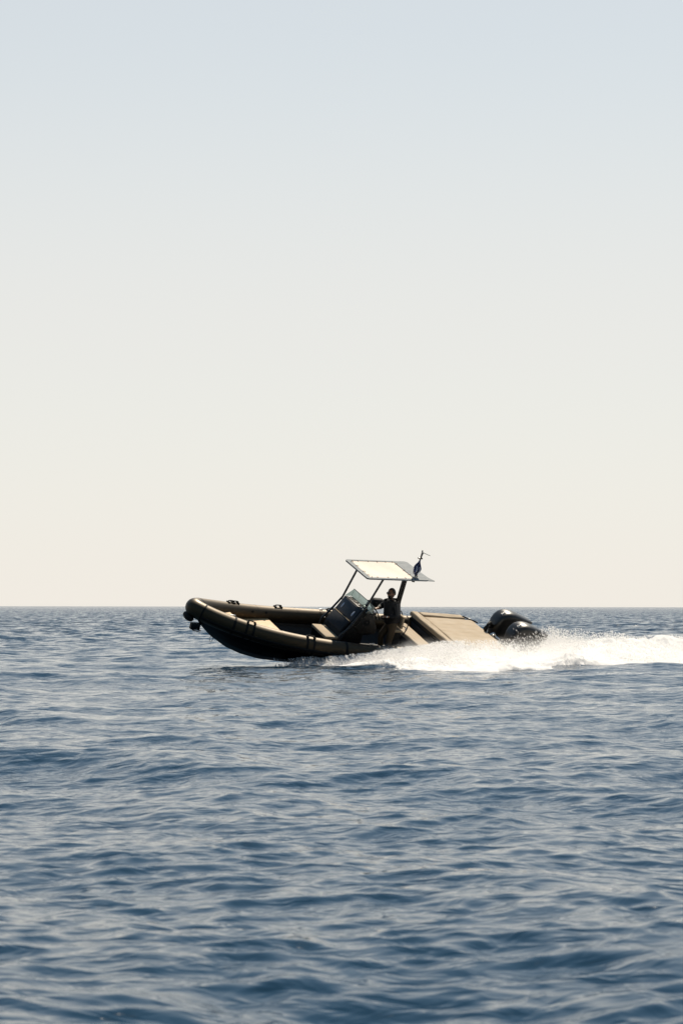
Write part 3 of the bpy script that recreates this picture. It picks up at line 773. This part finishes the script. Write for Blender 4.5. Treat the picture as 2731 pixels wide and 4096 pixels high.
# head with a face, joined onto the body mesh
hc = Vector((-0.925, -0.055, 1.215))-PO
up_l = (BR.transposed() @ Vector((0.05, 0, 1))).normalized()
fw = (BR.transposed() @ Vector((-0.80, -0.60, -0.03))); fw = (fw-up_l*fw.dot(up_l)).normalized()
lf = up_l.cross(fw)
HM = Matrix((fw, lf, up_l)).transposed() @ Matrix.Scale(1.1, 3)
hb = bmesh.new(); hb.from_mesh(body.data)
vv = bmesh.ops.create_uvsphere(hb, u_segments=28, v_segments=22, radius=1.0)['verts']
for v in vv:
    c = v.co.copy(); x, y, z = c.x*0.094, c.y*0.074, c.z*0.118
    if z < -0.02: y *= 1-0.28*min(1, (-0.02-z)/0.09); x *= (1-0.12*min(1, (-0.02-z)/0.09)) if x > 0 else (1-0.38*min(1, (-0.02-z)/0.09))
    x += 0.026*math.exp(-((y/0.016)**2))*math.exp(-(((z+0.018)/0.026)**2)) if x > 0 else 0            # nose
    x += 0.007*math.exp(-((y/0.024)**2))*math.exp(-(((z+0.062)/0.010)**2)) if x > 0 else 0            # lips
    x -= 0.010*math.exp(-(((abs(y)-0.032)/0.018)**2))*math.exp(-(((z-0.012)/0.016)**2)) if x > 0 else 0   # eye sockets
    x += 0.010*math.exp(-((y/0.03)**2))*math.exp(-(((z+0.10)/0.02)**2)) if x > 0 else 0               # chin
    v.co = hc + HM @ Vector((x, y, z))
for s_ in (-1, 1):
    for v in bmesh.ops.create_uvsphere(hb, u_segments=10, v_segments=8, radius=1.0)['verts']:
        v.co = hc + HM @ (Vector((v.co.x*0.018-0.008, v.co.y*0.009+s_*0.074, v.co.z*0.032-0.005)))
hb.to_mesh(body.data); hb.free(); body.data.polygons.foreach_set('use_smooth', [True]*len(body.data.polygons))
# hair and short beard
bm = bmesh.new()
for v in bmesh.ops.create_uvsphere(bm, u_segments=26, v_segments=18, radius=1.0)['verts']:
    n_ = 1+0.02*math.sin(v.co.x*23+v.co.z*17)*math.sin(v.co.y*19)
    v.co = Vector((v.co.x*0.100*n_-0.012, v.co.y*0.082*n_, v.co.z*0.118*n_+0.014))
bmesh.ops.delete(bm, geom=[v for v in bm.verts if (v.co.x > 0.03 and v.co.z < 0.075) or v.co.z < -0.045 or (v.co.x > -0.012 and v.co.z < 0.012)], context='VERTS')
for v in bm.verts: v.co = hc + HM @ v.co
obj('hair', bm, M_hair, person, sharp=80)
bm = bmesh.new()
for v in bmesh.ops.create_uvsphere(bm, u_segments=22, v_segments=16, radius=1.0)['verts']:
    v.co = Vector((v.co.x*0.082+0.006, v.co.y*0.057, v.co.z*0.070-0.053))
bmesh.ops.delete(bm, geom=[v for v in bm.verts if v.co.x < 0.01 or v.co.z > -0.052 or (v.co.z > -0.066 and abs(v.co.y) < 0.022 and v.co.z < -0.056)], context='VERTS')
for v in bm.verts: v.co = hc + HM @ v.co
obj('beard', bm, M_hair, person, sharp=80)
bm = bmesh.new()
for s_ in (-1, 1):
    for v in bmesh.ops.create_uvsphere(bm, u_segments=14, v_segments=10, radius=1.0)['verts']: v.co = hc + HM @ Vector((v.co.x*0.010+0.092-0.006, v.co.y*0.030+s_*0.034, v.co.z*0.022+0.014))
    add_tube(bm, [hc+HM @ Vector((0.088, s_*0.062, 0.018)), hc+HM @ Vector((0.06, s_*0.078, 0.018)), hc+HM @ Vector((-0.012, s_*0.080, 0.014))], 0.004, 6)
add_tube(bm, [hc+HM @ Vector((0.098, -0.012, 0.020)), hc+HM @ Vector((0.098, 0.012, 0.020))], 0.004, 6)
obj('sunglasses', bm, M_lens, person)
# clothes
def grow(keys, d): return {k: (J[k][0], tuple(r+d for r in (J[k][1] if isinstance(J[k][1], tuple) else (J[k][1],)*2))) for k in keys}
Jj = grow(['chest', 'waist', 'upper', 'shL', 'elL', 'shR', 'elR'], 0.028)
Jj['hem'] = ((-1.035, 0.125, 0.44), (0.205, 0.195)); Jj['wrL'] = ((-0.82, 0.25, 0.72), 0.044); Jj['wrR'] = ((-0.70, -0.125, 0.80), 0.044); Jj['col'] = ((-0.955, -0.015, 1.075), 0.078)
Jj['waist'] = (J['waist'][0], (0.225, 0.21)); Jj['chest'] = (J['chest'][0], (0.24, 0.22)); Jj['upper'] = (J['upper'][0], (0.18, 0.165))
skin('jacket', Jj, [('waist', 'chest'), ('waist', 'hem'), ('chest', 'upper'), ('upper', 'col'), ('upper', 'shL'), ('shL', 'elL'), ('elL', 'wrL'), ('upper', 'shR'), ('shR', 'elR'), ('elR', 'wrR')], M_jack)
Jt = grow(['pelvis', 'hipL', 'knL', 'hipR', 'knR'], 0.024); Jt['belt'] = ((-1.03, 0.10, 0.62), (0.155, 0.135)); Jt['pelvis'] = (J['pelvis'][0], (0.155, 0.14))
Jt['anL'] = ((-1.04, 0.28, -0.19), 0.062); Jt['anR'] = ((-0.93, 0.04, -0.19), 0.062)
skin('trousers', Jt, [('pelvis', 'belt'), ('pelvis', 'hipL'), ('hipL', 'knL'), ('knL', 'anL'), ('pelvis', 'hipR'), ('hipR', 'knR'), ('knR', 'anR')], M_trou)
for a, t in (('anL', 'toL'), ('anR', 'toR')):
    p = Vector(J[a][0])-PO; q = Vector(J[t][0])-PO
    bm = bmesh.new(); add_sphere(bm, (p+q)/2+Vector((0.01, 0, -0.005)), (0.135, 0.048, 0.042), 16, 10); obj('shoe', bm, M_rub, person)
bm = bmesh.new(); add_tube(bm, [Vector((-0.80, 0.243, 0.716))-PO, Vector((-0.775, 0.235, 0.715))-PO], 0.036, 14); obj('wristwatch', bm, M_chrome, person)

# ------------------------------------------------------------------ wake
def drop_mat():
    m, nt, p = new_mat('spray_drop'); nt.nodes.remove(p); out = nt.nodes['Material Output']; col = (0.94, 0.935, 0.93, 1)
    d = N(nt, 'ShaderNodeBsdfDiffuse'); d.inputs[0].default_value = col
    t = N(nt, 'ShaderNodeBsdfTranslucent'); t.inputs[0].default_value = col
    mx = N(nt, 'ShaderNodeMixShader'); mx.inputs[0].default_value = 0.68
    nt.links.new(d.outputs[0], mx.inputs[1]); nt.links.new(t.outputs[0], mx.inputs[2]); nt.links.new(mx.outputs[0], out.inputs['Surface'])
    return m
M_drop = drop_mat()
def foam_mat():
    m, nt, p = new_mat('foam'); L = nt.links
    p.subsurface_method = 'BURLEY' if hasattr(p, 'subsurface_method') else None
    p.inputs['Base Color'].default_value = (0.66, 0.657, 0.65, 1)
    p.inputs['Subsurface Weight'].default_value = 0.0; p.inputs['Subsurface Radius'].default_value = (1, 1, 1); p.inputs['Subsurface Scale'].default_value = 0.22
    p.inputs['Roughness'].default_value = 0.9; p.inputs['Specular IOR Level'].default_value = 0.2
    geo = N(nt, 'ShaderNodeNewGeometry'); no = N(nt, 'ShaderNodeTexNoise'); no.inputs['Scale'].default_value = 9; no.inputs['Detail'].default_value = 5
    L.new(geo.outputs['Position'], no.inputs['Vector'])
    b = N(nt, 'ShaderNodeBump'); b.inputs['Strength'].default_value = 0.5; b.inputs['Distance'].default_value = 0.012
    L.new(no.outputs['Fac'], b.inputs['Height']); L.new(b.outputs[0], p.inputs['Normal'])
    return m
M_foam = foam_mat()

def vnoise(X, Y, seed):
    """smooth value noise on arrays"""
    xi, yi = np.floor(X).astype(np.int64), np.floor(Y).astype(np.int64); fx, fy = X-xi, Y-yi
    fx, fy = fx*fx*(3-2*fx), fy*fy*(3-2*fy)
    def h(a, b):
        n = (a*374761393+b*668265263+seed*974711) & 0x7fffffff
        n = ((n ^ (n >> 13))*1274126177) & 0x7fffffff
        return ((n ^ (n >> 16)) & 0xffff)/65535.0
    return (h(xi, yi)*(1-fx)+h(xi+1, yi)*fx)*(1-fy)+(h(xi, yi+1)*(1-fx)+h(xi+1, yi+1)*fx)*fy
def fbm(X, Y, seed, o=4):
    s, a, t = 0, 1.0, 0
    for k in range(o): s = s+a*vnoise(X*2**k, Y*2**k, seed+k*17); t += a; a *= 0.55
    return s/t
ED_X = np.array([-1.8, -1.2, -0.4, 0.76, 1.5, 2.3, 3.4, 5.2, 7.3, 8.2, 12, 24])
ED_N = np.array([56.15, 56.3, 56.3, 54.8, 53.2, 52.3, 52.4, 53.4, 55.5, 55.6, 57.5, 63.5])
def hull_line(X): return 57.62+0.51*(X-0.63)           # port side of the hull at the water
def track(X): return 58.68+0.51*(X-0.147)
def envelope(X, Y):
    """mean foam height above the sea"""
    near = np.interp(X, ED_X, ED_N)
    aft = 1/(1+np.exp(-(X-4.3)*3.5))                    # behind the transom the foam closes over the track
    far = (hull_line(X)+0.35)*(1-aft)+(track(X)+3.4)*aft
    t = np.clip((Y-near)/np.maximum(far-near, 0.05), 0, 1)
    inside = (Y > near) & (Y < far)
    grow_ = np.clip((X+0.6)/2.2, 0, 1)
    side_h = 0.09+0.29*np.clip((X-0.1)/2.4, 0, 1)**1.2*np.clip(t*1.25, 0, 1)**0.8
    mid = track(X); back = 0.19+(0.5+0.5*np.clip((X-4.8)/1.5, 0, 1))*(0.36*np.exp(-((Y-mid+0.8)/2.0)**2)*np.exp(-np.clip(X-5.0, 0, 99)/14))
    H = side_h*(1-aft)+back*aft
    edge = np.clip((Y-near)/np.where(X < 1, 0.5, 1.2), 0, 1)**0.8*np.clip((1-t)/0.12, 0, 1)**0.6
    fade = np.clip((X+1.5)/1.2, 0, 1)
    return np.where(inside, H*edge*fade, 0.0)-0.03

def build_foam():
    xs = np.arange(-1.2, 22, 0.035); xs = np.concatenate([np.arange(-1.8, 9.5, 0.03), np.arange(9.5, 22, 0.12)])
    ys = np.arange(51.2, 72, 0.06)
    X, Y = np.meshgrid(xs, ys, indexing='ij')
    wob = (fbm(X*1.1, Y*1.1, 5)-0.5)*1.3+(fbm(X*4, Y*3, 15, 3)-0.5)*0.7; big = (np.where(X > 4.8, 0.40, 0.62)+np.where(X > 4.8, 1.15, 0.62)*fbm(X*0.55+Y*0.2, Y*0.45, 61, 3))*np.where((X > 1.2) & (X < 5.0), 0.72, 1)
    H = envelope(X+wob*0.4, Y+wob); H = np.where(H > 0, H*big, H)
    n1 = fbm(X*1.6+Y*0.4, Y*1.2, 31, 5); n2 = fbm(X*7+Y*2, Y*3, 77, 3)
    Z = np.where(H > 0, H*(0.60+0.8*n1), H)+(n2-0.5)*0.075*np.clip(H*5, 0, 1)
    hole = fbm(X*2.3, Y*1.3, 91, 4)
    Z = np.where(H < 0.12, Z-0.10*np.clip((hole-0.44-H*2.5)*6, 0, 1), Z)
    dx, dy, dz = sea_disp(X, Y)
    V = np.stack([X+dx+ (n2-0.5)*0.06, Y+dy, Z+dz], -1).reshape(-1, 3)
    nr, nc = X.shape
    i = (np.arange(nr-1)[:, None]*nc+np.arange(nc-1)[None, :]).reshape(-1)
    F = np.stack([i, i+nc, i+nc+1, i+1], 1)
    keep = (Z.reshape(-1)[F] > -0.025).any(1)
    F = F[keep]
    used = np.unique(F); mp = -np.ones(len(V), int); mp[used] = np.arange(len(used))
    return grid_obj('wake_foam', V[used], mp[F], M_foam)
foam = build_foam(); tag(foam, kind='stuff')

def droplets(name, P, r, el, ang, mat):
    """octahedral drops; el = length over width, ang = lean of the long axis"""
    n = len(P)
    base = np.array([(1, 0, 0), (-1, 0, 0), (0, 1, 0), (0, -1, 0), (0, 0, 1), (0, 0, -1)], float)
    fc = np.array([(0, 2, 4), (2, 1, 4), (1, 3, 4), (3, 0, 4), (2, 0, 5), (1, 2, 5), (3, 1, 5), (0, 3, 5)])
    B = np.repeat(base[None], n, 0)*r[:, None, None]; B[:, :, 2] *= el[:, None]
    c, s = np.cos(ang)[:, None], np.sin(ang)[:, None]
    x = B[:, :, 0]*c+B[:, :, 2]*s; z = -B[:, :, 0]*s+B[:, :, 2]*c
    V = np.stack([x, B[:, :, 1], z], -1)+P[:, None, :]
    F = (fc[None]+6*np.arange(n)[:, None, None]).reshape(-1, 3)
    return grid_obj(name, V.reshape(-1, 3), F, mat, smooth=True)

def spray():
    # sheet thrown up along the hull side and over the whole wake
    n = 950000
    X = rng.uniform(-1.6, 10.5, n); near = np.interp(X, ED_X, ED_N)
    far = np.where(X < 4.2, hull_line(X)+0.25, track(X)+3.2)
    t = np.where(X < 4.2, rng.beta(3.2, 1.05, n), rng.beta(1.8, 1.3, n)); Y = near+(far-near)*t
    clump = fbm(X*2.2, Y*1.4, 123, 4)
    H = np.maximum(envelope(X, Y), 0.0)
    keep = rng.random(n) < np.clip((clump-0.30)*3.2, 0.02, 1)*np.clip((X+1.4)/2.4, 0.02, 1)**1.3*np.where((X > 2.9) & (X < 4.9), 0.26, np.where(X > 5.5, 0.5, 1))
    X, Y, H, clump = X[keep], Y[keep], H[keep], clump[keep]; n = len(X)
    sc_ = np.where(X < 4.2, 0.05+0.05*np.clip((X+0.3)/3.0, 0, 1), 0.13*np.exp(-np.clip(X-5, 0, 9)/5)+0.03)*(0.4+1.1*clump)
    Z = H*0.75+np.minimum(rng.exponential(1.0, n), 3.2)*sc_
    r = 0.0030+0.0060*rng.random(n)**2.5
    k = rng.random(n) < 0.42
    P = np.stack([X, Y, Z], -1)[k]
    return droplets('spray', P, r[k], 2.4+3.0*rng.random(k.sum()), R_(-28)+rng.normal(0, 0.35, k.sum()), M_drop)
sp = spray(); tag(sp, kind='stuff')

# fine mist hanging over the wake
def build_mist():
    xs = np.arange(-1.5, 12.01, 0.25); ys = np.arange(51.5, 69.01, 0.25)
    X, Y = np.meshgrid(xs, ys, indexing='ij')
    H = np.maximum(envelope(X, Y), 0)
    for _ in range(2):
        H = (np.roll(H, 1, 0)+np.roll(H, -1, 0)+np.roll(H, 1, 1)+np.roll(H, -1, 1)+H)/5
    T = np.where(H > 0.015, H*1.3+0.42*np.clip(H/0.2, 0, 1), -0.12)
    T[0] = T[-1] = -0.12; T[:, 0] = T[:, -1] = -0.12
    nr, nc = X.shape
    V = np.concatenate([np.stack([X, Y, T], -1).reshape(-1, 3), np.stack([X, Y, np.full_like(X, -0.16)], -1).reshape(-1, 3)])
    i = (np.arange(nr-1)[:, None]*nc+np.arange(nc-1)[None, :]).reshape(-1)
    top = np.stack([i, i+nc, i+nc+1, i+1], 1); bot = top[:, ::-1]+nr*nc
    per_ = [(a*nc, (a+1)*nc) for a in range(nr-1)]+[((nr-1)*nc+b, (nr-1)*nc+b+1) for b in range(nc-1)]+[((a+1)*nc+nc-1, a*nc+nc-1) for a in range(nr-1)]+[(b+1, b) for b in range(nc-1)]
    sides = np.array([(b, a, a+nr*nc, b+nr*nc) for a, b in per_])
    m, nt, p = new_mat('spray_mist'); nt.nodes.remove(p); L = nt.links
    geo = N(nt, 'ShaderNodeNewGeometry'); sp_ = N(nt, 'ShaderNodeSeparateXYZ'); L.new(geo.outputs['Position'], sp_.inputs[0])
    hz = N(nt, 'ShaderNodeMapRange'); hz.interpolation_type = 'SMOOTHSTEP'; hz.inputs['From Min'].default_value = 0.15; hz.inputs['From Max'].default_value = 0.75; hz.inputs['To Min'].default_value = 1.0; hz.inputs['To Max'].default_value = 0.0
    L.new(sp_.outputs['Z'], hz.inputs['Value'])
    no = N(nt, 'ShaderNodeTexNoise'); no.inputs['Scale'].default_value = 2.2; no.inputs['Detail'].default_value = 4; L.new(geo.outputs['Position'], no.inputs['Vector'])
    cr_ = N(nt, 'ShaderNodeMapRange'); cr_.inputs['From Min'].default_value = 0.42; cr_.inputs['From Max'].default_value = 0.72; cr_.inputs['To Min'].default_value = 0.0; cr_.inputs['To Max'].default_value = 0.70
    L.new(no.outputs['Fac'], cr_.inputs['Value'])
    mu = N(nt, 'ShaderNodeMath', operation='MULTIPLY'); L.new(hz.outputs[0], mu.inputs[0]); L.new(cr_.outputs[0], mu.inputs[1])
    v = N(nt, 'ShaderNodeVolumePrincipled'); v.inputs['Color'].default_value = (0.99, 0.99, 0.99, 1); v.inputs['Anisotropy'].default_value = 0.4
    L.new(mu.outputs[0], v.inputs['Density']); L.new(v.outputs[0], nt.nodes['Material Output'].inputs['Volume'])
    return grid_obj('spray_mist', V, np.concatenate([top, bot, sides]), m)
tag(build_mist(), kind='stuff')
scene.cycles.volume_bounces = 6; scene.cycles.volume_step_rate = 2.0
scene.cycles.max_bounces = 10; scene.cycles.transparent_max_bounces = 12
scene.cycles.sample_clamp_indirect = 8; scene.cycles.sample_clamp_direct = 5
